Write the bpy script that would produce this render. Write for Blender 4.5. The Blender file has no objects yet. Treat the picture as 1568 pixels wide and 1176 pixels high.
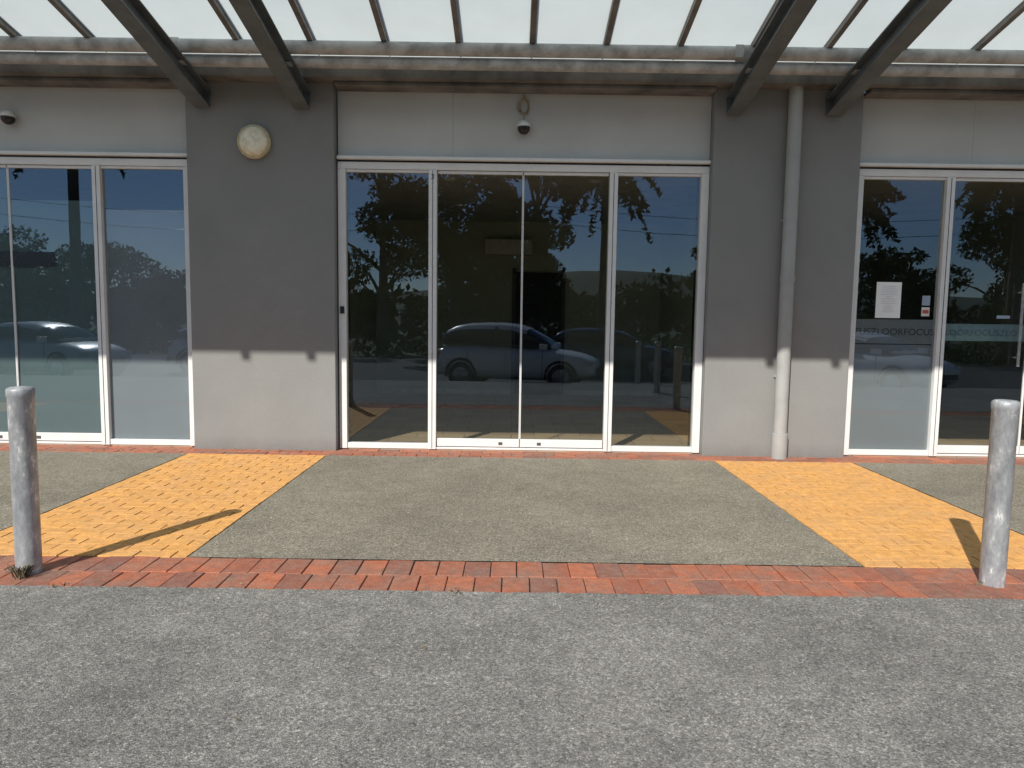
import bpy, bmesh, math, random
import numpy as np
from mathutils import Vector, Matrix
R = math.radians
random.seed(7)
sc = bpy.context.scene
COL = sc.collection

# ------------------------------------------------------------------ node helpers
def new_mat(name):
    m = bpy.data.materials.new(name); m.use_nodes = True
    nt = m.node_tree
    for n in list(nt.nodes): nt.nodes.remove(n)
    out = nt.nodes.new('ShaderNodeOutputMaterial')
    return m, nt, out
def N(nt, t, **kw):
    n = nt.nodes.new(t)
    for k, v in kw.items():
        if k in n.inputs.keys(): n.inputs[k].default_value = v
        else: setattr(n, k, v)
    return n
def c4(c): return (c[0], c[1], c[2], 1.0)
def L(nt, a, b): nt.links.new(a, b)
def noise(nt, co, scale, detail=4, rough=0.6):
    n = N(nt, 'ShaderNodeTexNoise'); n.inputs['Scale'].default_value = scale
    n.inputs['Detail'].default_value = detail; n.inputs['Roughness'].default_value = rough
    L(nt, co, n.inputs['Vector']); return n.outputs['Fac']
def ramp(nt, fac, stops):
    r = N(nt, 'ShaderNodeValToRGB'); e = r.color_ramp.elements
    e[0].position, e[0].color = stops[0][0], c4(stops[0][1])
    e[1].position, e[1].color = stops[-1][0], c4(stops[-1][1])
    for p, c in stops[1:-1]:
        x = e.new(p); x.color = c4(c)
    L(nt, fac, r.inputs['Fac']); return r.outputs['Color']
def mix(nt, fac, a, b, mode='MIX'):
    m = N(nt, 'ShaderNodeMix', data_type='RGBA', blend_type=mode)
    for s, v in ((0, fac), (6, a), (7, b)):
        if isinstance(v, (int, float)): m.inputs[s].default_value = v
        elif isinstance(v, tuple): m.inputs[s].default_value = c4(v)
        else: L(nt, v, m.inputs[s])
    return m.outputs[2]
def mulv(nt, a, k):
    mm = N(nt, 'ShaderNodeMath', operation='MULTIPLY'); L(nt, a, mm.inputs[0])
    if isinstance(k, (int, float)): mm.inputs[1].default_value = k
    else: L(nt, k, mm.inputs[1])
    return mm.outputs[0]
def bumpn(nt, h, strength, dist):
    b = N(nt, 'ShaderNodeBump'); b.inputs['Strength'].default_value = strength
    b.inputs['Distance'].default_value = dist; L(nt, h, b.inputs['Height']); return b.outputs['Normal']
def simple(name, c1, c2=None, scale=6, rough=0.6, bump=0, bscale=60, metal=0, bdist=0.004, spec=0.5):
    m, nt, out = new_mat(name)
    tc = N(nt, 'ShaderNodeTexCoord').outputs['Object']
    p = N(nt, 'ShaderNodeBsdfPrincipled')
    p.inputs['Roughness'].default_value = rough; p.inputs['Metallic'].default_value = metal
    p.inputs['Specular IOR Level'].default_value = spec
    if c2 is None: c2 = tuple(x*0.82 for x in c1)
    f = noise(nt, tc, scale)
    L(nt, ramp(nt, f, [(0.35, c2), (0.62, c1)]), p.inputs['Base Color'])
    if bump: L(nt, bumpn(nt, noise(nt, tc, bscale, 3), bump, bdist), p.inputs['Normal'])
    L(nt, p.outputs[0], out.inputs[0]); return m
def leaf_mat(name, c1, c2):
    m, nt, out = new_mat(name)
    a = N(nt, 'ShaderNodeAttribute', attribute_name='rnd').outputs['Fac']
    d = N(nt, 'ShaderNodeBsdfDiffuse'); L(nt, ramp(nt, a, [(0.0, c1), (1.0, c2)]), d.inputs['Color'])
    L(nt, d.outputs[0], out.inputs[0]); return m
def attr_mat(name, c1, c2, rough=0.8, bump=0.3, nscale=40, dirt=(0.08,0.06,0.05), dirtamt=0.5, mid=None, dlo=0.42):
    m, nt, out = new_mat(name)
    tc = N(nt, 'ShaderNodeTexCoord').outputs['Object']
    a = N(nt, 'ShaderNodeAttribute', attribute_name='rnd').outputs['Fac']
    p = N(nt, 'ShaderNodeBsdfPrincipled'); p.inputs['Roughness'].default_value = rough
    p.inputs['Specular IOR Level'].default_value = 0.25
    base = ramp(nt, a, [(0.0, c1)] + ([(0.6, mid)] if mid else []) + [(1.0, c2)])
    d = ramp(nt, noise(nt, tc, 3.5, 7, 0.78), [(dlo, (0,0,0)), (0.7, (1,1,1))])
    base = mix(nt, mulv(nt, d, dirtamt), base, dirt)
    f = ramp(nt, noise(nt, tc, nscale*3, 2), [(0.3, (0.70,)*3), (0.7, (1.2,)*3)])
    base = mix(nt, 1.0, base, f, 'MULTIPLY')
    f = ramp(nt, noise(nt, tc, 16, 4, 0.7), [(0.3, (0.76,)*3), (0.7, (1.16,)*3)])
    base = mix(nt, 1.0, base, f, 'MULTIPLY')
    L(nt, base, p.inputs['Base Color'])
    if bump: L(nt, bumpn(nt, noise(nt, tc, nscale, 3), bump, 0.004), p.inputs['Normal'])
    L(nt, p.outputs[0], out.inputs[0]); return m

def aggregate(name, dark, midc, light, vs=110, stain=(0.6, 1.15), blot=(0.75, 1.2), grain=(0.62, 1.2), bs=0.5):
    m, nt, out = new_mat(name)
    tc = N(nt, 'ShaderNodeTexCoord').outputs['Object']
    p = N(nt, 'ShaderNodeBsdfPrincipled'); p.inputs['Roughness'].default_value = 0.88
    p.inputs['Specular IOR Level'].default_value = 0.25
    v = N(nt, 'ShaderNodeTexVoronoi'); v.inputs['Scale'].default_value = vs; v.inputs['Randomness'].default_value = 1
    L(nt, tc, v.inputs['Vector'])
    sep = N(nt, 'ShaderNodeSeparateColor'); L(nt, v.outputs['Color'], sep.inputs[0])
    chip = ramp(nt, sep.outputs[0], [(0.0, dark), (0.3, midc), (0.78, midc), (1.0, light)])
    v2 = N(nt, 'ShaderNodeTexVoronoi'); v2.inputs['Scale'].default_value = vs*0.55; L(nt, tc, v2.inputs['Vector'])
    sep2 = N(nt, 'ShaderNodeSeparateColor'); L(nt, v2.outputs['Color'], sep2.inputs[0])
    chip2 = ramp(nt, sep2.outputs[1], [(0.0, dark), (0.2, midc), (0.84, midc), (1.0, light)])
    chip = mix(nt, 0.4, chip, chip2)
    gap = ramp(nt, v.outputs['Distance'], [(0.35, (1.08,1.08,1.08)), (0.8, (0.6,0.6,0.6))])
    base = mix(nt, 1.0, chip, gap, 'MULTIPLY')
    s1 = ramp(nt, noise(nt, tc, 0.8, 6, 0.7), [(0.32, (stain[0],)*3), (0.68, (stain[1],)*3)])
    base = mix(nt, 1.0, base, s1, 'MULTIPLY')
    s2 = ramp(nt, noise(nt, tc, 7, 6, 0.8), [(0.3, (blot[0],)*3), (0.7, (blot[1],)*3)])
    base = mix(nt, 1.0, base, s2, 'MULTIPLY')
    s3 = ramp(nt, noise(nt, tc, 62, 2, 0.7), [(0.28, (grain[0],)*3), (0.75, (grain[1],)*3)])
    base = mix(nt, 1.0, base, s3, 'MULTIPLY')
    v3 = N(nt, 'ShaderNodeTexVoronoi'); v3.inputs['Scale'].default_value = 2.6; L(nt, tc, v3.inputs['Vector'])
    sp = ramp(nt, v3.outputs['Distance'], [(0.012, (1,1,1)), (0.022, (0,0,0))])
    base = mix(nt, sp, base, tuple(min(1, x*1.2) for x in light))
    L(nt, base, p.inputs['Base Color'])
    L(nt, bumpn(nt, v.outputs['Distance'], bs, 0.005), p.inputs['Normal'])
    L(nt, p.outputs[0], out.inputs[0]); return m

# ------------------------------------------------------------------ geometry helpers
def mkobj(name, verts, faces, mat=None, parent=None, smooth=False, mats=None, fm=None):
    me = bpy.data.meshes.new(name); me.from_pydata([tuple(v) for v in verts], [], faces); me.update()
    o = bpy.data.objects.new(name, me); COL.objects.link(o)
    if mats:
        for m in mats: me.materials.append(m)
        if fm is not None: me.polygons.foreach_set('material_index', fm)
    elif mat: me.materials.append(mat)
    if smooth: me.polygons.foreach_set('use_smooth', [True]*len(me.polygons))
    if parent: o.parent = parent
    return o
def empty(name, loc=(0,0,0)):
    e = bpy.data.objects.new(name, None); e.empty_display_size = 0.3; COL.objects.link(e); e.location = loc; return e
class MB:
    def __init__(s): s.v = []; s.f = []; s.m = []
    def box(s, x0, x1, y0, y1, z0, z1, mi=0, M=None):
        b = len(s.v)
        for z in (z0, z1):
            for x, y in ((x0,y0),(x1,y0),(x1,y1),(x0,y1)):
                p = Vector((x,y,z)); s.v.append(M @ p if M else p)
        for f in ((0,3,2,1),(4,5,6,7),(0,1,5,4),(1,2,6,5),(2,3,7,6),(3,0,4,7)):
            s.f.append(tuple(b+i for i in f)); s.m.append(mi)
        return s
    def tube(s, pts, rad, n=16, mi=0, cap=True):
        pts = [Vector(p) for p in pts]
        if not isinstance(rad, (list, tuple)): rad = [rad]*len(pts)
        b = len(s.v)
        for i, p in enumerate(pts):
            d = (pts[min(i+1, len(pts)-1)] - pts[max(i-1, 0)]).normalized()
            a = d.orthogonal().normalized() if abs(d.z) > 0.99 else d.cross(Vector((0,0,1))).normalized()
            c = d.cross(a).normalized()
            for k in range(n):
                t = 2*math.pi*k/n
                s.v.append(p + (a*math.cos(t) + c*math.sin(t))*rad[i])
        for i in range(len(pts)-1):
            for k in range(n):
                s.f.append((b+i*n+k, b+i*n+(k+1)%n, b+(i+1)*n+(k+1)%n, b+(i+1)*n+k)); s.m.append(mi)
        if cap:
            s.f.append(tuple(b+k for k in range(n-1,-1,-1))); s.m.append(mi)
            s.f.append(tuple(b+(len(pts)-1)*n+k for k in range(n))); s.m.append(mi)
        return s
    def sphere(s, c, r, mi=0, z0=-1, z1=1, n=24, k=12):
        b = len(s.v)
        for i in range(k+1):
            zz = z0+(z1-z0)*i/k; rr = math.sqrt(max(0.0001, 1-zz*zz))
            for j in range(n):
                t = 2*math.pi*j/n; s.v.append(Vector((c[0]+r*rr*math.cos(t), c[1]+r*rr*math.sin(t), c[2]+r*zz)))
        for i in range(k):
            for j in range(n): s.f.append((b+i*n+j, b+i*n+(j+1)%n, b+(i+1)*n+(j+1)%n, b+(i+1)*n+j)); s.m.append(mi)
        s.f.append(tuple(b+j for j in range(n-1,-1,-1))); s.m.append(mi)
        s.f.append(tuple(b+k*n+j for j in range(n))); s.m.append(mi); return s
    def obj(s, name, mats, parent=None, bevel=0, smooth=False):
        if not isinstance(mats, list): mats = [mats]
        o = mkobj(name, s.v, s.f, parent=parent, mats=mats, fm=s.m)
        bm = bmesh.new(); bm.from_mesh(o.data); bmesh.ops.recalc_face_normals(bm, faces=bm.faces); bm.to_mesh(o.data); bm.free()
        if smooth:
            o.data.polygons.foreach_set('use_smooth', [True]*len(o.data.polygons))
            try: o.data.set_sharp_from_angle(angle=R(40))
            except Exception: pass
        if bevel:
            md = o.modifiers.new('bevel', 'BEVEL'); md.width = bevel; md.segments = 2; md.limit_method = 'ANGLE'
        return o

# ------------------------------------------------------------------ materials
def mk_stucco(name, c, bump=0.5, splash=0.6, grain=1.0):
    m, nt, out = new_mat(name)
    tc = N(nt, 'ShaderNodeTexCoord').outputs['Object']
    p = N(nt, 'ShaderNodeBsdfPrincipled'); p.inputs['Roughness'].default_value = 0.85; p.inputs['Specular IOR Level'].default_value = 0.25
    a = ramp(nt, noise(nt, tc, 1.3, 5, 0.6), [(0.3, tuple(x*0.93 for x in c)), (0.7, tuple(x*1.05 for x in c))])
    b = ramp(nt, noise(nt, tc, 120, 3, 0.7), [(0.3, (1-0.16*grain,)*3), (0.7, (1+0.12*grain,)*3)])
    base = mix(nt, 1.0, a, b, 'MULTIPLY')
    sp = N(nt, 'ShaderNodeSeparateXYZ'); L(nt, tc, sp.inputs[0])
    mp = N(nt, 'ShaderNodeMapRange'); mp.inputs['From Min'].default_value = 0.0; mp.inputs['From Max'].default_value = 0.16
    mp.inputs['To Min'].default_value = splash; mp.inputs['To Max'].default_value = 0.0
    L(nt, sp.outputs['Z'], mp.inputs['Value'])
    base = mix(nt, mulv(nt, mp.outputs[0], noise(nt, tc, 7, 6)), base, (0.13,0.11,0.09))
    L(nt, base, p.inputs['Base Color'])
    L(nt, bumpn(nt, noise(nt, tc, 85, 3, 0.7), bump, 0.007), p.inputs['Normal'])
    L(nt, p.outputs[0], out.inputs[0]); return m
M_stucco = mk_stucco('grey_render', (0.262,0.264,0.255), 0.65)
M_fascia = mk_stucco('fascia_sheet', (0.55,0.55,0.53), bump=0.05, grain=0.15)
M_concrete = simple('weathered_concrete', (0.20,0.19,0.175), (0.085,0.082,0.076), 2.5, 0.9, 0.5, 40)
M_alu = simple('cream_aluminium', (0.78,0.77,0.75), (0.72,0.71,0.69), 4, 0.38)
M_galv = simple('galvanised_steel', (0.42,0.43,0.43), (0.27,0.28,0.285), 9, 0.5, 0.15, 30, metal=0.25)
M_galvw = simple('weathered_galv_tube', (0.52,0.52,0.51), (0.29,0.29,0.285), 6, 0.55, 0.2, 30)
M_steel = simple('painted_steel', (0.14,0.155,0.16), (0.10,0.112,0.118), 5, 0.45)
M_bar = simple('glazing_bar', (0.20,0.185,0.17), (0.12,0.115,0.11), 6, 0.5)
M_pipe = simple('painted_pipe', (0.38,0.385,0.375), (0.33,0.335,0.325), 4, 0.45, 0.1, 20)
M_black = simple('black_plastic', (0.015,0.015,0.017), None, 5, 0.25)
M_lock = simple('lock_metal', (0.10,0.10,0.10), None, 5, 0.4)
M_white = simple('white_plastic', (0.75,0.74,0.7), None, 5, 0.4)
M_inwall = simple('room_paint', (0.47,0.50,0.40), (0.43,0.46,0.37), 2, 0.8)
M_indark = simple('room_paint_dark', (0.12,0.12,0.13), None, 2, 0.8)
M_ceil = simple('ceiling', (0.45,0.45,0.43), None, 2, 0.9)
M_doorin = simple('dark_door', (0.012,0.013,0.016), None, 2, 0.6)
def floorboards():
    m, nt, out = new_mat('timber_floor')
    tc = N(nt, 'ShaderNodeTexCoord').outputs['Object']
    b = N(nt, 'ShaderNodeTexBrick'); b.inputs['Scale'].default_value = 1.0; b.inputs['Brick Width'].default_value = 0.6
    b.inputs['Row Height'].default_value = 0.30; b.inputs['Mortar Size'].default_value = 0.004
    b.inputs['Color1'].default_value = (0.60,0.44,0.29,1); b.inputs['Color2'].default_value = (0.46,0.31,0.20,1); b.inputs['Mortar'].default_value = (0.07,0.05,0.04,1)
    L(nt, tc, b.inputs['Vector'])
    p = N(nt, 'ShaderNodeBsdfPrincipled'); p.inputs['Roughness'].default_value = 0.4
    L(nt, b.outputs['Color'], p.inputs['Base Color']); L(nt, p.outputs[0], out.inputs[0]); return m
M_floor = floorboards()
def glass(name, tint, refl, rtint):
    m, nt, out = new_mat(name)
    tc = N(nt, 'ShaderNodeTexCoord').outputs['Object']
    lw = N(nt, 'ShaderNodeLayerWeight'); lw.inputs['Blend'].default_value = 0.5
    pw = N(nt, 'ShaderNodeMath', operation='POWER'); L(nt, lw.outputs['Facing'], pw.inputs[0]); pw.inputs[1].default_value = 4.0
    ma = N(nt, 'ShaderNodeMath', operation='MULTIPLY_ADD'); L(nt, pw.outputs[0], ma.inputs[0]); ma.inputs[1].default_value = 0.85; ma.inputs[2].default_value = refl
    t = N(nt, 'ShaderNodeBsdfTransparent'); t.inputs['Color'].default_value = c4(tint)
    g = N(nt, 'ShaderNodeBsdfGlossy'); g.inputs['Roughness'].default_value = 0.0; g.inputs['Color'].default_value = c4(rtint)
    L(nt, bumpn(nt, noise(nt, tc, 1.3, 2, 0.4), 0.10, 0.004), g.inputs['Normal'])
    ms = N(nt, 'ShaderNodeMixShader'); L(nt, ma.outputs[0], ms.inputs[0]); L(nt, t.outputs[0], ms.inputs[1]); L(nt, g.outputs[0], ms.inputs[2])
    L(nt, ms.outputs[0], out.inputs[0]); return m
M_glass = glass('shopfront_glass', (0.78,0.81,0.77), 0.125, (0.72,0.85,1.0))
def frosted(name, c, t=0.15):
    m, nt, out = new_mat(name)
    d = N(nt, 'ShaderNodeBsdfDiffuse'); tr = N(nt, 'ShaderNodeBsdfTranslucent')
    tc = N(nt, 'ShaderNodeTexCoord').outputs['Object']
    col = ramp(nt, noise(nt, tc, 1.5, 3), [(0.3, tuple(x*0.93 for x in c)), (0.7, c)])
    L(nt, col, d.inputs['Color']); L(nt, col, tr.inputs['Color'])
    ms = N(nt, 'ShaderNodeMixShader'); ms.inputs[0].default_value = t
    L(nt, d.outputs[0], ms.inputs[1]); L(nt, tr.outputs[0], ms.inputs[2]); L(nt, ms.outputs[0], out.inputs[0]); return m
M_film = frosted('frosted_film', (0.38,0.41,0.48))
M_film2 = frosted('teal_film', (0.19,0.255,0.29))
M_filmband = frosted('frosted_band', (0.34,0.47,0.53))
M_filmgrey = frosted('frosted_grey', (0.34,0.36,0.41))
M_canopy = frosted('opal_canopy_glass', (0.86,0.93,0.90), 0.8)

# ------------------------------------------------------------------ world, sun, camera
sun_v = Vector((0.67, 1.38, -1.10)).normalized()
elev = math.asin(-sun_v.z); az = math.atan2(-sun_v.x, -sun_v.y)
w = bpy.data.worlds.new('World'); sc.world = w; w.use_nodes = True
nt = w.node_tree; bg = nt.nodes['Background']
sky = nt.nodes.new('ShaderNodeTexSky'); sky.sky_type = 'NISHITA'; sky.sun_disc = False
sky.sun_elevation = elev; sky.sun_rotation = az % (2*math.pi)
sky.air_density = 1.0; sky.dust_density = 0.15; sky.ozone_density = 4.0; sky.altitude = 900
nt.links.new(sky.outputs[0], bg.inputs['Color']); bg.inputs['Strength'].default_value = 0.10
sl = bpy.data.lights.new('sun', 'SUN'); sl.energy = 5.0; sl.angle = R(0.53); sl.color = (1.0, 0.955, 0.875)
so = bpy.data.objects.new('sun', sl); COL.objects.link(so); so.rotation_euler = sun_v.to_track_quat('-Z', 'Y').to_euler(); so.location = (-10,-25,20)
cd = bpy.data.cameras.new('camera'); cam = bpy.data.objects.new('camera', cd); COL.objects.link(cam)
cd.sensor_width = 36; cd.lens = 24.96; cd.clip_end = 3000; cd.clip_start = 0.05
cam.matrix_world = Matrix.Translation((0,-7.9,1.5)) @ Matrix.Rotation(R(84.8), 4, 'X') @ Matrix.Rotation(R(0.8), 4, 'Z')
sc.camera = cam
sc.view_settings.view_transform = 'Standard'; sc.view_settings.look = 'None'; sc.view_settings.exposure = 0

# ------------------------------------------------------------------ ground
def gz(y):
    if y > -8.8: return 0.0
    if y > -11.0: return -0.32*((-8.8-y)/2.2)
    return -0.32
def sheet(name, x0, x1, ys, off, mat, parent=None, nx=2, ragged=0):
    v = []; f = []
    xs = np.linspace(x0, x1, nx); rg = np.random.default_rng(4)
    for j, y in enumerate(ys):
        for x in xs: v.append((x, y + (rg.normal()*ragged if (ragged and j == 0) else 0), gz(y)+off))
    for j in range(len(ys)-1):
        for i in range(nx-1):
            a = j*nx+i; f.append((a, a+1, a+nx+1, a+nx))
    o = mkobj(name, v, f, mat, parent)
    bm = bmesh.new(); bm.from_mesh(o.data)
    bmesh.ops.recalc_face_normals(bm, faces=bm.faces)
    if sum(fc.normal.z for fc in bm.faces) < 0: bmesh.ops.reverse_faces(bm, faces=bm.faces)
    bm.to_mesh(o.data); bm.free(); return o
M_grass = simple('grass', (0.075,0.10,0.03), (0.035,0.055,0.015), 2.0, 0.95, 0.6, 20)
M_bed = simple('joint_sand', (0.15,0.13,0.11), (0.07,0.06,0.05), 30, 0.95)
M_bedd = simple('joint_dark', (0.12,0.07,0.03), (0.06,0.04,0.02), 30, 0.95)
M_asph = aggregate('worn_asphalt', (0.125,0.12,0.11), (0.285,0.275,0.25), (0.60,0.57,0.51), 145, (0.76, 1.15), (0.78,1.24), (0.62,1.24))
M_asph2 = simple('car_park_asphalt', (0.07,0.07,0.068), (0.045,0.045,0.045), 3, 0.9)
M_aggr = aggregate('exposed_aggregate_concrete', (0.15,0.125,0.09), (0.315,0.285,0.222), (0.62,0.56,0.45), 135, (0.78, 1.14), (0.86,1.12), (0.74,1.16), 0.35)
sheet('ground', -900, 900, [900, -8.8, -11.0, -900], -0.06, M_grass)
sheet('asphalt_driveway', -30, 30, [-4.108, -8.8, -9.6], 0.0035, M_asph, None, 2400, 0.0045)
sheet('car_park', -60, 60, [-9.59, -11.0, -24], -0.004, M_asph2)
BX = [0.095 + 5.72*k for k in range(-2, 3)]
PX = [-2.77 + 5.72*k for k in range(-2, 4)]
foot = empty('footpath')
edges = [-26.0]
for p in PX: edges += [p-0.745, p+0.765]
edges.append(26.0)
for i in range(0, len(edges), 2):
    sheet('apron_slab', edges[i]+0.003, edges[i+1]-0.003, [-0.285, -3.60], 0.0, M_aggr, foot)
sheet('paver_bedding', -26, 26, [0.16, -4.13], -0.012, M_bed, foot)
for p in PX: sheet('painted_paver_bedding', p-0.745, p+0.765, [-0.287, -3.602], -0.008, M_bedd, foot)
def pavers(name, x0, x1, y0, y1, bl, bw, mat, stagger=0.5, gx=0.006, gy=0.006, seed=1, jit=0.0015, k=0.003, rj=0.010):
    rr = random.Random(seed); v = []; f = []; c = []
    ny = max(1, round((y1-y0)/bw)); bw = (y1-y0)/ny
    for j in range(ny):
        off = -(j % 2)*bl*stagger - (rr.random()*0.02)
        x = x0+off
        while x < x1-0.01:
            a = max(x, x0); b = min(x+bl, x1); x += bl
            if b-a < 0.03: continue
            g = gx*(0.4+rr.random()*1.2)/2; h = gy*(0.4+rr.random()*1.2)/2
            ax, bx, ay, by = a+g, b-g, y0+j*bw+h, y0+(j+1)*bw-h
            zt = rr.uniform(-jit, jit)*1.2; tx = rr.uniform(-jit, jit); ty = rr.uniform(-jit, jit)
            rot = rr.uniform(-rj, rj); cx, cy = (ax+bx)/2, (ay+by)/2
            base = len(v)
            for z, ins in ((-0.03, 0), (-k, 0), (0.0, k)):
                for sx, sy in ((ax+ins, ay+ins), (bx-ins, ay+ins), (bx-ins, by-ins), (ax+ins, by-ins)):
                    dx, dy = sx-cx, sy-cy
                    px = cx+dx*math.cos(rot)-dy*math.sin(rot); py = cy+dx*math.sin(rot)+dy*math.cos(rot)
                    zz = z + (zt + tx*(1 if dx > 0 else -1) + ty*(1 if dy > 0 else -1) if z > -0.02 else 0)
                    v.append((px, py, zz))
            fs = [(8,9,10,11)]
            for lv in (0, 4):
                for q in range(4):
                    fs.append((lv+q, lv+(q+1)%4, lv+4+(q+1)%4, lv+4+q))
            r = rr.random()
            for ff in fs: f.append(tuple(base+i for i in ff)); c.append(r)
    o = mkobj(name, v, f, mat, foot)
    at = o.data.attributes.new('rnd', 'FLOAT', 'FACE'); at.data.foreach_set('value', c)
    return o
M_brick = attr_mat('red_clay_paver', (0.54,0.185,0.10), (0.30,0.135,0.10), 0.85, 0.5, 45, (0.27,0.21,0.17), 0.85, mid=(0.43,0.15,0.088))
M_yel = attr_mat('orange_painted_paver', (0.88,0.455,0.145), (0.80,0.41,0.125), 0.75, 0.35, 50, (0.62,0.38,0.20), 0.55)
pavers('brick_border', -25, 25, -4.118, -3.607, 0.158, 0.255, M_brick, 0.45, 0.006, 0.006, 3, 0.0018)
pavers('brick_edging', -25, 25, -0.28, 0.12, 0.235, 0.115, M_brick, 0.5, 0.006, 0.006, 4)
for i, p in enumerate(PX):
    pavers('painted_pavers', p-0.74, p+0.76, -3.60, -0.287, 0.235, 0.1145, M_yel, 0.5, 0.009, 0.0018, 10+i, 0.0006, 0.0012, 0.003)

# ------------------------------------------------------------------ building
bld = empty('shop_building')
GY = 0.15
wall = MB()
for p in PX: wall.box(p-0.80, p+0.80, 0.0, 0.35, -0.02, 4.30)
wall.obj('pillars', M_stucco, bld, bevel=0.008)
up = MB(); up.box(-17.9, 18.1, 0.06, 0.40, 4.30, 6.2); up.obj('upper_wall', M_stucco, bld)
lin = MB(); lin.box(-17.9, 18.1, -0.20, 0.055, 4.00, 4.34)
for b in BX: lin.box(b-2.05+0.01, b+2.05-0.01, -0.10, 0.12, 3.955, 3.998)
lin.obj('concrete_lintel', M_concrete, bld, bevel=0.01)
fa = MB()
for b in BX:
    fa.box(b-2.05, b-0.782, 0.13, 0.20, 3.235, 4.02)
    fa.box(b-0.780, b+2.05, 0.13, 0.20, 3.235, 4.02)
fa.obj('fascia_panels', M_fascia, bld)
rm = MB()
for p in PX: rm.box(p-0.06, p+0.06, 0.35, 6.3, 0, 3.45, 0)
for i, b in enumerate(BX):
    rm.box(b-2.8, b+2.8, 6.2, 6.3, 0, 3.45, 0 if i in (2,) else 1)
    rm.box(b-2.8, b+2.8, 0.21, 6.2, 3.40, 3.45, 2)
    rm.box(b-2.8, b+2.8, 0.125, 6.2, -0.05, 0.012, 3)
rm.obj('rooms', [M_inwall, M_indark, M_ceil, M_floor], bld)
rf = MB(); rf.box(-17.9, 18.1, 0.41, 6.5, 3.6, 3.8); rf.box(-17.9, 18.1, 6.31, 6.5, 0, 3.6)
rf.box(-17.95,-17.9,0.1,6.5,0,3.8); rf.box(18.1,18.15,0.1,6.5,0,3.8)
rf.obj('roof_and_back_wall', M_stucco, bld)
b0 = BX[2]
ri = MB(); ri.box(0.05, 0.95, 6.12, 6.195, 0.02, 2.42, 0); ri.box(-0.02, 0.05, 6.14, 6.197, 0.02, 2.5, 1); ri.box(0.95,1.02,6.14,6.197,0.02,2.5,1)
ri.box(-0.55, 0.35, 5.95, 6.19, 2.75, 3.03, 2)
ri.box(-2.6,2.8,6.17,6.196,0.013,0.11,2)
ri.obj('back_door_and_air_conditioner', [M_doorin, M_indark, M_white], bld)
for lx, ly in ((-0.9,2.0),(1.1,2.0),(-0.9,4.2),(1.1,4.2)):
    m = MB(); m.tube([(lx,ly,3.398),(lx,ly,3.385)],0.09,16); m.obj('downlight', M_white, bld)

fr = MB(); gl_v = []; gl_f = []
def pane(x0, x1, z0, z1, y, lst):
    v, f = lst; b = len(v)
    v += [(x0,y,z0),(x1,y,z0),(x1,y,z1),(x0,y,z1)]; f.append((b,b+1,b+2,b+3))
lst = (gl_v, gl_f)
for b in BX:
    yf, yb = 0.10, 0.20
    fr.box(b-2.05, b+2.05, 0.06, 0.129, 3.228, 3.262)
    fr.box(b-2.05, b+2.05, 0.105, 0.20, 3.13, 3.205)
    for x0, x1 in ((-2.05,-1.965),(-1.045,-0.955),(0.955,1.045),(1.965,2.05)):
        fr.box(b+x0, b+x1, yf, yb, 0.012, 3.128)
    for x0, x1 in ((-1.963,-1.047),(1.047,1.963)):
        fr.box(b+x0, b+x1, yf+0.012, yb-0.012, 0.013, 0.075)
        fr.box(b+x0, b+x1, yf+0.02, yb-0.02, 3.10, 3.127)
        pane(b+x0, b+x1, 0.076, 3.099, GY, lst)
    fr.box(b-0.953, b+0.953, 0.115, 0.19, 0.012, 0.035)
    for sgn in (-1, 1):
        x0, x1 = (b-0.945, b-0.006) if sgn < 0 else (b+0.006, b+0.945)
        fr.box(x0, x1, 0.128, 0.172, 0.045, 0.135)
        fr.box(x0, x1, 0.128, 0.172, 3.095, 3.125)
        pane(x0, x1, 0.135, 3.095, GY+0.001, lst)
        e = x1 if sgn < 0 else x0
        fr.box(e-0.005, e+0.005, 0.14, 0.162, 0.136, 3.094)
fr.obj('aluminium_frames', M_alu, bld, bevel=0.003)
mkobj('glazing', gl_v, gl_f, M_glass, bld)
gk = MB()
for b in BX:
    for x0, x1 in ((-2.05,-1.965),(1.965,2.05)):
        gk.box(b+x0, b+x1, 0.205, 0.30, 0.012, 3.2)
    gk.box(b-2.05, b+2.05, 0.122, 0.21, 3.2051, 3.234)
    for x in (-1.0, 1.0):
        gk.box(b+x-0.003, b+x+0.003, 0.0975, 0.0995, 0.02, 3.12)
    for dx in (-0.22, 0.22): gk.box(b+dx-0.022, b+dx+0.022, 0.120, 0.1275, 0.070, 0.100, 1)
gk.box(b0-2.03, b0-1.985, 0.086, 0.099, 1.54, 1.62)
gk.obj('gaskets_and_locks', [M_black, M_lock], bld)
def quad(name, x0, x1, y, z0, z1, mat): return mkobj(name, [(x0,y,z0),(x1,y,z0),(x1,y,z1),(x0,y,z1)], [(0,1,2,3)], mat, bld)
bl = BX[1]; br = BX[3]
quad('window_film', bl+1.05, bl+1.96, GY+0.012, 0.08, 2.66, M_film)
quad('window_film', bl-0.94, bl-0.01, GY+0.012, 0.14, 3.09, M_film2)
quad('window_film', bl+0.01, bl+0.94, GY+0.012, 0.14, 2.75, M_film2)
quad('window_film', bl-1.96, bl-1.05, GY+0.012, 0.08, 2.66, M_film)
quad('film_dark_band', bl-0.3, bl-0.011, GY-0.006, 2.02, 2.18, M_black)
quad('film_dark_band', bl+0.011, bl+0.48, GY-0.006, 2.02, 2.18, M_black)
quad('window_film', br-1.96, br-1.05, GY+0.012, 0.08, 1.275, M_filmgrey)
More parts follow.
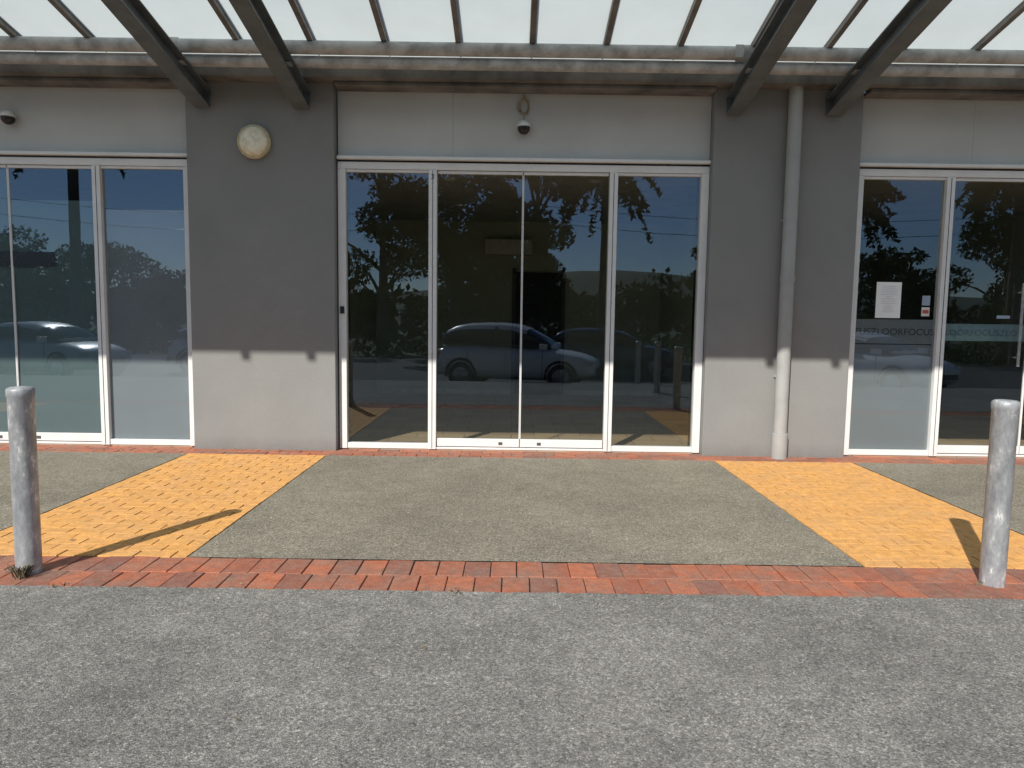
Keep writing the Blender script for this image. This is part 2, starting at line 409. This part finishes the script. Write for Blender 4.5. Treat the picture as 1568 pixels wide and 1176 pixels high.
for x0, x1 in ((-1.96,-1.05),(-0.94,-0.01),(0.01,0.94),(1.05,1.96)):
    quad('window_film_band', br+x0, br+x1, GY+0.010, 1.285 if x0 < -1 else 1.33, 1.56 if x0 < -1 else 1.52, M_filmgrey if x0 < -1 else M_filmband)
def text(name, s, x, y, z, size, mat, parent, sx=1.0):
    c = bpy.data.curves.new(name, 'FONT'); c.body = s; c.size = size
    o = bpy.data.objects.new(name, c); COL.objects.link(o); o.location = (x,y,z); o.rotation_euler = (R(90),0,0); o.scale = (sx,1,1)
    c.materials.append(mat); o.parent = parent; return o
M_ink2 = simple('lettering', (0.08,0.10,0.14), None, 5, 0.6)
M_ink3 = simple('lettering_faint', (0.17,0.23,0.27), None, 5, 0.6)
text('window_lettering', 'FUSZLOORFOCUS', br-1.95, GY+0.006, 1.385, 0.105, M_ink2, bld, sx=1.05)
text('window_lettering', 'LOORFOCUSZLO', br-0.93, GY+0.006, 1.39, 0.095, M_ink3, bld, sx=1.1)
text('shop_number', '3', b0-1.02, 0.095, 3.03, 0.075, M_black, bld)
h = MB(); h.tube([(br-0.13,0.08,1.05),(br-0.13,0.08,1.98)],0.016,12); h.tube([(br-0.13,0.08,1.15),(br-0.13,0.15,1.15)],0.01,8); h.tube([(br-0.13,0.08,1.88),(br-0.13,0.15,1.88)],0.01,8)
h.obj('door_pull_handle', M_galv, bld, smooth=True)
nb = empty('paper_notice', (0,0,0))
nm = MB(); nm.box(4.08, 4.36, 0.143, 0.1445, 1.575, 1.975, 0)
rr = random.Random(5)
for i in range(16):
    z = 1.93-i*0.019; wd = rr.uniform(0.03,0.10); nm.box(4.22-wd, 4.22+wd, 0.1415, 0.1425, z-0.0025, z, 1)
nm.obj('sheet', [simple('paper',(0.9,0.9,0.88),(0.87,0.87,0.85),5,.8), simple('ink', (0.45,0.45,0.47), None, 5, .8)], nb)
st = MB(); st.box(4.60,4.69,0.143,0.1445,1.60,1.70,0); st.box(4.60,4.69,0.143,0.1445,1.72,1.83,1); st.box(4.61,4.68,0.1415,0.1425,1.63,1.67,2); st.box(5.45,5.6,0.143,0.1445,1.585,1.62,1)
st.obj('window_sticker', [M_white, simple('sticker_blue',(0.35,0.42,0.52),None,5,.5), simple('sticker_red',(0.5,0.1,0.06),None,5,.5)])

dp = MB(); PY = -0.085
dp.tube([(2.985,PY,0.0),(2.985,PY,0.28),(2.985,PY,0.285)],[0.086,0.086,0.075],28); dp.tube([(2.985,PY,0.286),(2.985,PY,3.997)],0.073,28)
dp.tube([(2.985,PY,1.95),(2.985,PY,2.02)],0.079,28)
dp.box(2.915,3.055,-0.03,-0.002,2.60,2.63); dp.box(2.915,3.055,-0.03,-0.002,0.9,0.93)
dp.obj('downpipe', M_pipe, None, smooth=True)

def lathe(prof, cx, y0, cz, n=40, mi=0, mb=None):
    mb = mb or MB(); b = len(mb.v)
    for r, d in prof:
        for k in range(n):
            t = 2*math.pi*k/n; mb.v.append(Vector((cx+r*math.cos(t), y0-d, cz+r*math.sin(t))))
    for i in range(len(prof)-1):
        for k in range(n): mb.f.append((b+i*n+k, b+i*n+(k+1)%n, b+(i+1)*n+(k+1)%n, b+(i+1)*n+k)); mb.m.append(mi)
    mb.f.append(tuple(b+(len(prof)-1)*n+k for k in range(n))); mb.m.append(mi); return mb
M_lens = simple('aged_lamp_lens', (0.92,0.88,0.74), (0.70,0.60,0.38), 14, 0.2, 0.4, 60)
wl = lathe([(0.165,0),(0.18,0.02),(0.18,0.05),(0.168,0.062),(0.155,0.062)], -2.82, 0.0, 3.37)
wl = lathe([(0.155,0.060),(0.145,0.085),(0.11,0.108),(0.06,0.12),(0.01,0.123)], -2.82, 0.0, 3.37, mi=1, mb=wl)
for a in range(4):
    t = math.pi/4+a*math.pi/2; wl.tube([(-2.82+0.172*math.cos(t),-0.055,3.37+0.172*math.sin(t)),(-2.82+0.172*math.cos(t),-0.07,3.37+0.172*math.sin(t))],0.008,8)
wl.obj('wall_lamp', [simple('lamp_rim',(0.62,0.54,0.34),(0.46,0.39,0.25),20,.45), M_lens], None, smooth=True)

def dome(name, x, z):
    m = MB()
    m.sphere((x, 0.055, z), 0.068, 0, -0.999, 0.15)
    m.sphere((x, 0.055, z+0.012), 0.076, 1, 0.0, 0.85)
    m.box(x-0.03, x+0.03, 0.05, 0.13, z+0.005, z+0.05, 1)
    return m.obj(name, [M_black, M_white], None, smooth=True)
dome('security_camera', 0.09, 3.575); dome('security_camera', -5.53, 3.605)
cb = MB()
pts = []
for i in range(110):
    t = i/109*math.pi*7.2; r = 0.060+0.012*math.sin(i*0.31)
    pts.append((0.085+r*0.85*math.cos(t)+0.008*math.sin(i*.37), 0.112-0.018*(i%9)/9, 3.82+r*1.35*math.sin(t)))
cb.tube(pts, 0.0055, 6)
cb.tube([(0.09,0.12,3.90),(0.085,0.122,3.96)],0.006,6); cb.tube([(0.085,0.12,3.75),(0.09,0.118,3.70),(0.085,0.12,3.64)],0.005,6)
cb.obj('coiled_cable', simple('cable',(0.42,0.35,0.25),(0.27,0.22,0.17),5,.6), None, smooth=True)

# ------------------------------------------------------------------ canopy
can = empty('glass_canopy')
SL = 0.213; th = math.atan(SL)
XB = []
for p in PX: XB += [p-0.60, p+0.47]
ib = MB()
for x in XB:
    Mx = Matrix.Translation((x, 0.0, 3.815)) @ Matrix.Rotation(-th, 4, 'X')
    Ln = 4.35
    ib.box(-0.085, 0.085, -Ln, -0.01, 0.085, 0.10, 0, Mx)
    ib.box(-0.085, 0.085, -Ln, -0.01, -0.10, -0.085, 0, Mx)
    ib.box(-0.009, 0.009, -Ln, -0.01, -0.085, 0.085, 0, Mx)
    ib.box(-0.085, 0.085, -0.03, -0.008, -0.084, 0.084, 0, Mx)
ib.obj('steel_beams', M_steel, can, bevel=0.003)
tb = MB()
tb.tube([(-17.9,-0.50,4.190),(18.1,-0.50,4.190)], 0.066, 24)
tb.tube([(-17.9,-0.43,4.070),(18.1,-0.43,4.070)], 0.056, 24)
tb.tube([(-17.9,-2.6,4.66),(18.1,-2.6,4.66)], 0.055, 20)
ze = 4.164+SL*5.137-0.02
tb.tube([(-17.9,-5.13,ze),(18.1,-5.13,ze)], 0.045, 20)
tb.obj('purlin_tubes', M_galvw, can, smooth=True)
fx = MB()
for x in XB:
    fx.box(x-0.05, x+0.05, -0.60, -0.36, 4.005, 4.02)
    fx.box(x-0.012, x+0.012, -0.585, -0.565, 4.02, 4.13)
for p in PX:
    fx.tube([(p-0.74,-0.50,4.190),(p-0.62,-0.50,4.190)],0.078,20)
    fx.box(p-0.78,p-0.70,-0.60,-0.58,4.12,4.24)
for k in range(-3, 4):
    for nx in (-5.46, -4.73): fx.box(nx+5.84*k-0.045, nx+5.84*k+0.045, -5.15, -5.12, ze-0.13, ze-0.03)  # out-of-view lugs, added so the front edge casts a notched shadow
fx.obj('brackets_and_shadow_lugs', M_galvw, can, bevel=0.002)
br_ = MB(); gp = MB(); x = 0.157-0.74*24
nrm = Matrix.Rotation(-th, 4, 'X')
def zg(y): return 4.272 + SL*(-y-0.45)
while x < 18.0:
    Mx = Matrix.Translation((x, -0.38, zg(-0.38)-0.02)) @ nrm
    br_.box(-0.027, 0.027, -4.86, 0.0, -0.035, 0.012, 0, Mx)
    br_.box(-0.035, 0.035, -4.86, 0.0, 0.024, 0.032, 0, Mx)
    b = len(gp.v)
    for q in ((0.008,-4.9,0.018),(0.732,-4.9,0.018),(0.732,0.45,0.018),(0.008,0.45,0.018)): gp.v.append(Mx @ Vector(q))
    gp.f.append((b,b+1,b+2,b+3)); gp.m.append(0)
    x += 0.74
br_.obj('glazing_bars', M_bar, can)
gp.obj('opal_panels', M_canopy, can)

# ------------------------------------------------------------------ bollards
def galv_boll():
    m, nt, out = new_mat('weathered_galv_bollard')
    tc = N(nt, 'ShaderNodeTexCoord').outputs['Object']
    p = N(nt, 'ShaderNodeBsdfPrincipled'); p.inputs['Metallic'].default_value = 0.25; p.inputs['Roughness'].default_value = 0.5
    mp = N(nt, 'ShaderNodeMapping'); mp.inputs['Scale'].default_value = (1,1,0.4); L(nt, tc, mp.inputs[0])
    a = ramp(nt, noise(nt, mp.outputs[0], 16, 7, 0.75), [(0.3,(0.22,0.23,0.24)),(0.5,(0.37,0.38,0.39)),(0.58,(0.46,0.47,0.47)),(0.64,(0.80,0.80,0.78))])
    L(nt, a, p.inputs['Base Color']); L(nt, bumpn(nt, noise(nt, tc, 35, 4), 0.25, 0.004), p.inputs['Normal'])
    L(nt, p.outputs[0], out.inputs[0]); return m
M_bol = galv_boll()
def bollard(x, y):
    m = MB(); r = 0.066
    prof = [(0,r),(1.045,r),(1.05,r+0.004),(1.085,r+0.005),(1.092,r+0.001),(1.10,r*0.86),(1.103,r*0.4)]
    m.tube([(x,y,gz(y)+z-0.02) for z,_ in prof], [q for _,q in prof], 32)
    return m.obj('bollard', M_bol, None, smooth=True)
bollard(-2.785, -3.90); bollard(2.82, -3.87); bollard(3.05, -6.7); bollard(3.1, -9.3)

# ------------------------------------------------------------------ vegetation
def leaf_mesh(name, pts, size, mat, parent, seed=0, stretch=1.0):
    rg = np.random.default_rng(seed); n = len(pts)
    a = rg.normal(size=(n,3)); a /= np.linalg.norm(a, axis=1)[:,None]
    b = np.cross(a, rg.normal(size=(n,3))); b /= np.linalg.norm(b, axis=1)[:,None]
    s = size*rg.uniform(0.6,1.4,(n,1))
    a *= s*stretch; b *= s*0.6
    V = np.stack([pts-a, pts+b*0.9, pts+a, pts-b*0.9], axis=1).reshape(-1,3)
    F = np.arange(4*n).reshape(-1,4)
    me = bpy.data.meshes.new(name); me.vertices.add(4*n); me.vertices.foreach_set('co', V.ravel())
    me.loops.add(4*n); me.loops.foreach_set('vertex_index', F.ravel())
    me.polygons.add(n); me.polygons.foreach_set('loop_start', np.arange(0,4*n,4)); me.polygons.foreach_set('loop_total', np.full(n,4))
    me.update(); me.validate(); me.materials.append(mat)
    at = me.attributes.new('rnd','FLOAT','FACE'); at.data.foreach_set('value', rg.random(n))
    o = bpy.data.objects.new(name, me); COL.objects.link(o); o.parent = parent; return o
M_leaf = leaf_mat('leaves', (0.06,0.10,0.03), (0.15,0.19,0.07))
M_leafd = leaf_mat('dark_leaves', (0.03,0.05,0.02), (0.09,0.12,0.045))
M_bark = simple('bark', (0.14,0.11,0.08), (0.06,0.045,0.035), 8, 0.9)
def tree(name, x, y, h, cr, seed, mat=None, n=8000, cz0=0.3, leaf=0.13):
    rg = np.random.default_rng(seed); z0 = gz(y)-0.05
    e = empty(name, (x,y,z0)); m = MB()
    top = h*0.85
    m.tube([(0,0,0),(0.1,0.05,h*0.25),(0.05,-0.1,h*0.5),(0.15,0,top)], [h*0.028,h*0.022,h*0.014,h*0.004], 10)
    cl = []
    for i in range(17):
        t = rg.uniform(cz0, 0.97); a = rg.uniform(0, 2*math.pi)
        rad = cr*math.sin(math.pi*min(1,(t-cz0)/(1-cz0)*0.8+0.15))**0.7*rg.uniform(0.35,1.0)
        c = np.array([rad*math.cos(a), rad*math.sin(a), t*h])
        m.tube([(0.05,0,max(0.2,t-0.16)*h),(c[0]*.5,c[1]*.5,(t-0.06)*h),tuple(c)], [h*0.010,h*0.006,h*0.002], 6)
        cl.append((c, rg.uniform(0.2,0.42)*cr))
    m.obj('trunk_and_limbs', M_bark, e, smooth=True)
    pts = []
    for c, r in cl:
        k = int(n*r*r/sum(q*q for _,q in cl))
        d = rg.normal(size=(k,3)); d /= np.linalg.norm(d,axis=1)[:,None]
        pts.append(c + d*(r*rg.uniform(0.3,1.0,(k,1))**0.6)*np.array([1.15,1.15,0.8]))
    leaf_mesh('foliage', np.concatenate(pts), leaf, mat or M_leaf, e, seed)
    return e
tree('broadleaf_tree', -7.2, -31, 12.5, 3.6, 1, M_leafd)
tree('broadleaf_tree', -3.2, -30, 13.0, 4.0, 2, M_leafd, 13000)
tree('broadleaf_tree', 1.2, -31.5, 12.6, 3.4, 3, M_leafd, 12000)
tree('broadleaf_tree', -0.6, -29, 8.5, 3.4, 14, M_leafd, 9000, 0.2)
tree('broadleaf_tree', 12.0, -33, 6.6, 1.9, 4, M_leaf, 4500)
tree('broadleaf_tree', 21.5, -33, 6.6, 2.8, 5, M_leaf, 6500, 0.2)
tree('broadleaf_tree', 27.0, -31, 9.0, 3.2, 6, M_leafd, 7000, 0.15)
tree('broadleaf_tree', -19.0, -38, 5.2, 3.0, 8, M_leaf, 6000, 0.15)
tree('broadleaf_tree', -25.5, -36, 6.0, 3.2, 9, M_leaf, 7000, 0.15)
tree('broadleaf_tree', -31.5, -36, 6.6, 3.4, 10, M_leafd, 7000, 0.15)
def palm(name, x, y, h, seed):
    rg = random.Random(seed); e = empty(name, (x,y,gz(y)-0.05)); m = MB()
    m.tube([(0,0,0),(0.08,0,h*0.3),(0.12,0,h*0.7),(0.1,0,h)], [0.36,0.28,0.26,0.30], 12)
    m.obj('trunk', M_bark, e, smooth=True)
    P = []
    for i in range(42):
        a = rg.uniform(0,2*math.pi); up0 = rg.uniform(-0.5,1.2); Lf = rg.uniform(2.0,2.8)
        for k in range(26):
            t = k/25; r = Lf*t; z = h + up0*r*0.8 - 0.42*r*r*0.9
            for q in (-1,0,1):
                off = q*0.22*(1-t*0.6)
                P.append((0.1+math.cos(a)*r - math.sin(a)*off, math.sin(a)*r+math.cos(a)*off, z-abs(off)*0.5))
    leaf_mesh('fronds', np.array(P), 0.17, M_leafd, e, seed, 1.5)
palm('palm_tree', 4.75, -30, 9.8, 1); palm('palm_tree', 17.9, -31, 9.2, 2); palm('palm_tree', 25.2, -28, 9.8, 3); palm('palm_tree', -23.4, -30, 12.6, 4)
rg = np.random.default_rng(3); k = 22000
hp = np.stack([rg.uniform(-42,42,k), -25.8+rg.normal(0,0.35,k), rg.uniform(-0.35,0.85,k)], 1); hp[:,2] *= (0.8+0.25*np.sin(hp[:,0]*1.7)+0.15*np.sin(hp[:,0]*4.1))
hd = empty('hedge'); leaf_mesh('hedge_leaves', hp, 0.11, M_leaf, hd, 5)
tp = []
for i in range(90):
    cx = -95+i*2.15+rg.uniform(-1,1); r = rg.uniform(2.0,3.6); cz = rg.uniform(1.2,3.2); kk = 300
    d = rg.normal(size=(kk,3)); d /= np.linalg.norm(d,axis=1)[:,None]
    tp.append(np.array([cx,-62+rg.uniform(-5,5),cz]) + d*(r*rg.uniform(0.2,1,(kk,1))**0.5))
tl = empty('distant_trees'); leaf_mesh('treeline_foliage', np.concatenate(tp), 0.44, M_leafd, tl, 6)
v = []; f = []; nx = 60
for j, (yy, hh) in enumerate(((-150,0),(-210,0.7),(-280,1.0),(-400,0))):
    for i in range(nx):
        xx = -500+1000*i/(nx-1); v.append((xx, yy, -1+hh*(13+7*math.sin(xx*0.013+1)+3*math.sin(xx*0.04))))
for j in range(3):
    for i in range(nx-1): a = j*nx+i; f.append((a,a+1,a+nx+1,a+nx))
mkobj('hills', v, f, simple('hill_bush',(0.055,0.08,0.05),(0.035,0.05,0.033),0.05,0.95), None, True)
pl = empty('power_line'); m = MB()
for px in (-34, 0.5, 35): m.tube([(px,-38,-0.4),(px,-38,9.2)],[0.16,0.11],10); m.box(px-0.9,px+0.9,-38.06,-37.94,8.7,8.82)
m.obj('poles', M_bark, pl)
m = MB()
for oy, oz in ((0.1,8.9),(-0.1,7.9)):
    for a, b in ((-34,0.5),(0.5,35)):
        m.tube([(a+(b-a)*t/16, -38+oy, oz-1.0*4*(t/16)*(1-t/16)) for t in range(17)], 0.018, 5)
m.obj('wires', M_black, pl)

# ------------------------------------------------------------------ cars
M_tyre = simple('tyre', (0.02,0.02,0.02), None, 5, 0.8)
M_rim = simple('alloy', (0.5,0.5,0.52), None, 5, 0.3, metal=0.7)
M_cglass = simple('car_glass', (0.015,0.018,0.02), None, 5, 0.06, spec=1.0)
M_red = simple('tail_lamp', (0.4,0.02,0.02), None, 5, 0.2)
M_head = simple('head_lamp', (0.6,0.6,0.6), None, 5, 0.1)
def car(name, x, y, rot, paint, hs=1.0):
    e = empty(name, (x,y,gz(y))); e.rotation_euler = (0,0,rot)
    body = M_paints[paint]
    def loft(rings, mats, mfun, nm, sub=1):
        n = len(rings[0]); V = [p for r in rings for p in r]; F = []; mi = []
        for i in range(len(rings)-1):
            for k in range(n):
                F.append((i*n+k, i*n+(k+1)%n, (i+1)*n+(k+1)%n, (i+1)*n+k)); mi.append(mfun(i,k))
        F.append(tuple(range(n-1,-1,-1))); mi.append(mfun(0,-1)); F.append(tuple((len(rings)-1)*n+k for k in range(n))); mi.append(mfun(len(rings)-1,-1))
        o = mkobj(nm, V, F, parent=e, mats=mats, fm=mi, smooth=True)
        bm = bmesh.new(); bm.from_mesh(o.data); bmesh.ops.recalc_face_normals(bm, faces=bm.faces); bm.to_mesh(o.data); bm.free()
        if sub: s = o.modifiers.new('s','SUBSURF'); s.levels = sub; s.render_levels = sub
        return o
    st = [(-2.15,0.45,0.80,0.74),(-2.10,0.34,1.02,0.84),(-1.8,0.26,1.08,0.90),(-1.0,0.22,1.08,0.92),(0,0.22,1.05,0.92),(0.9,0.22,1.03,0.92),(1.25,0.24,1.00,0.91),(1.75,0.27,0.93,0.88),(2.08,0.32,0.80,0.80),(2.18,0.40,0.66,0.66)]
    rings = []
    for X, zb, zt, hw in st:
        zm = zb+(zt-zb)*0.55
        rings.append([(X,-hw*0.9,zb),(X,-hw,zb+0.12),(X,-hw*1.0,zm),(X,-hw*0.93,zt-0.03),(X,-hw*0.6,zt+0.01),(X,0,zt+0.03),(X,hw*0.6,zt+0.01),(X,hw*0.93,zt-0.03),(X,hw*1.0,zm),(X,hw,zb+0.12),(X,hw*0.9,zb)])
    loft(rings, [body], lambda i,k: 0, 'body_shell')
    gh = [(-2.04,1.06,1.07,0.80,0.80),(-1.86,1.05,1.52*hs,0.84,0.66),(-1.3,1.05,1.63*hs,0.86,0.68),(-0.3,1.04,1.65*hs,0.86,0.66),(0.35,1.03,1.58*hs,0.86,0.64),(1.2,1.01,1.02,0.84,0.80)]
    rings = []
    for X, zb, zt, wb, wt in gh:
        rings.append([(X,-wb,zb),(X,-wt-0.02,zt-0.07*(zt>1.2)),(X,-wt*0.8,zt),(X,0,zt+0.02),(X,wt*0.8,zt),(X,wt+0.02,zt-0.07*(zt>1.2)),(X,wb,zb)])
    def gm(i,k):
        if k in (0,5): return 1
        if k in (1,2,3,4): return 1 if i in (0,4) else 0
        return 0
    loft(rings, [body, M_cglass], gm, 'cabin', 1)
    w_ = MB()
    for wx in (-1.32, 1.33):
        for s in (-1, 1):
            w_.tube([(wx,s*0.70,0.34),(wx,s*0.915,0.34),(wx,s*0.93,0.34)],[0.34,0.34,0.31],28,0)
            w_.tube([(wx,s*0.928,0.34),(wx,s*0.938,0.34)],[0.22,0.20],20,1)
            pts = [(wx+0.40*math.cos(t), s*0.915, 0.36+0.40*math.sin(t)) for t in np.linspace(-0.2,math.pi+0.2,14)]
            w_.tube(pts, 0.035, 6, 0)
    w_.obj('wheels', [M_tyre, M_rim], e, smooth=True)
    d = MB()
    for s in (-1,1):
        d.box(-2.155,-1.95,min(s*0.55,s*0.84),max(s*0.55,s*0.84),0.82,0.98,0)
        d.box(1.86,2.12,min(s*0.50,s*0.78),max(s*0.50,s*0.78),0.66,0.78,1)
        d.box(0.80,0.98,min(s*0.90,s*1.08),max(s*0.90,s*1.08),1.05,1.19,3)
        for hx in (-0.55,0.45): d.box(hx-0.1,hx+0.1,min(s*0.915,s*0.94),max(s*0.915,s*0.94),0.88,0.91,3)
        for hx in (-1.15,-0.12,0.85): d.box(hx-0.004,hx+0.004,min(s*0.9,s*0.923),max(s*0.9,s*0.923),0.32,1.0,2)
        d.box(-1.55,0.35,min(s*0.60,s*0.63),max(s*0.60,s*0.63),1.66*hs,1.69*hs,2)
        d.box(-0.42,-0.36,min(s*0.68,s*0.83),max(s*0.68,s*0.83),1.08,1.56*hs,2)
    d.box(-2.17,-2.10,-0.26,0.26,0.62,0.74,4); d.box(2.12,2.20,-0.45,0.45,0.45,0.58,2); d.box(-2.16,-2.0,-0.8,0.8,0.36,0.46,2)
    d.obj('lamps_mirrors_trim', [M_red, M_head, M_black, body, M_white], e, bevel=0.01)
M_paints = [simple('silver_paint',(0.82,0.83,0.84),(0.8,0.8,0.81),1,0.25,spec=0.8), simple('white_paint',(0.85,0.85,0.84),None,1,0.25,spec=0.8), simple('dark_blue_paint',(0.04,0.06,0.1),None,1,0.2,spec=0.9)]
car('parked_car', 0.15, -10.9, R(14), 0, 1.04)
car('parked_car', 3.3, -15.5, R(5), 2, 0.95)
car('parked_car', 9.9, -11.5, R(62), 1, 0.98)
car('parked_car', -8.6, -14.5, R(8), 0, 0.92)
car('parked_car', -13.2, -12.2, R(20), 1, 0.95)

# ------------------------------------------------------------------ litter
rg = np.random.default_rng(12)
P = np.stack([rg.uniform(-6,6,22), rg.uniform(-5.5,-0.3,22), np.full(22,0.008)],1)
P2 = np.stack([rg.uniform(-5.5,-4.2,26), rg.uniform(-0.3,-0.05,26), np.full(26,0.012)],1)
P3 = np.stack([rg.uniform(-3.4,2.0,34), rg.uniform(-0.12,0.04,34), np.full(34,0.010)],1)
P4 = np.stack([rg.uniform(-5,5,60), -4.12+rg.normal(0,0.025,60), np.full(60,0.008)],1)
P = np.concatenate([P,P2,P3,P4]); v=[]; f=[]
for i, p in enumerate(P):
    a = rg.uniform(0,6.28); s = rg.uniform(0.008,0.024)*(0.5 if i >= 82 else 1); b=len(v); d=Vector((math.cos(a),math.sin(a),0)); n_=Vector((-d.y,d.x,0)); q=Vector(p)
    v += [q-d*s, q+n_*s*0.4+Vector((0,0,0.006)), q+d*s+Vector((0,0,0.004)), q-n_*s*0.4]; f.append((b,b+1,b+2,b+3))
mkobj('fallen_leaves', v, f, simple('dry_leaf',(0.36,0.27,0.16),(0.16,0.10,0.055),9,0.8))
def weed(x, y, n, r, h, seed):
    rr = random.Random(seed); v=[]; f=[]
    for i in range(n):
        a = rr.uniform(0,6.28); l = rr.uniform(0.4,1)*h; b=len(v); ox,oy = x+rr.gauss(0,r*0.4), y+rr.gauss(0,r*0.4)
        d = Vector((math.cos(a),math.sin(a),0)); s = Vector((-d.y,d.x,0))*0.003
        o = Vector((ox,oy,0)); p1 = o+d*l*0.3+Vector((0,0,l*0.6)); p2 = o+d*l*0.6+Vector((0,0,l*0.85))
        v += [o-s,o+s,p1+s*1.6,p1-s*1.6,p2]; f += [(b,b+1,b+2,b+3),(b+3,b+2,b+4)]
    return v, f
v, f = weed(-2.76,-3.99,45,0.05,0.11,1)
for (wx, wy, nn) in ((-0.3,-4.12,12),(-2.5,-4.12,10),(-2.9,-3.85,20),(2.75,-3.9,8)):
    v2, f2 = weed(wx,wy,nn,0.05,0.03,int(wx*10)+50); b=len(v); v+=v2; f+=[tuple(i+b for i in q) for q in f2]
mkobj('weeds', v, f, simple('weed_dry',(0.15,0.13,0.07),(0.13,0.10,0.07),20,0.8))
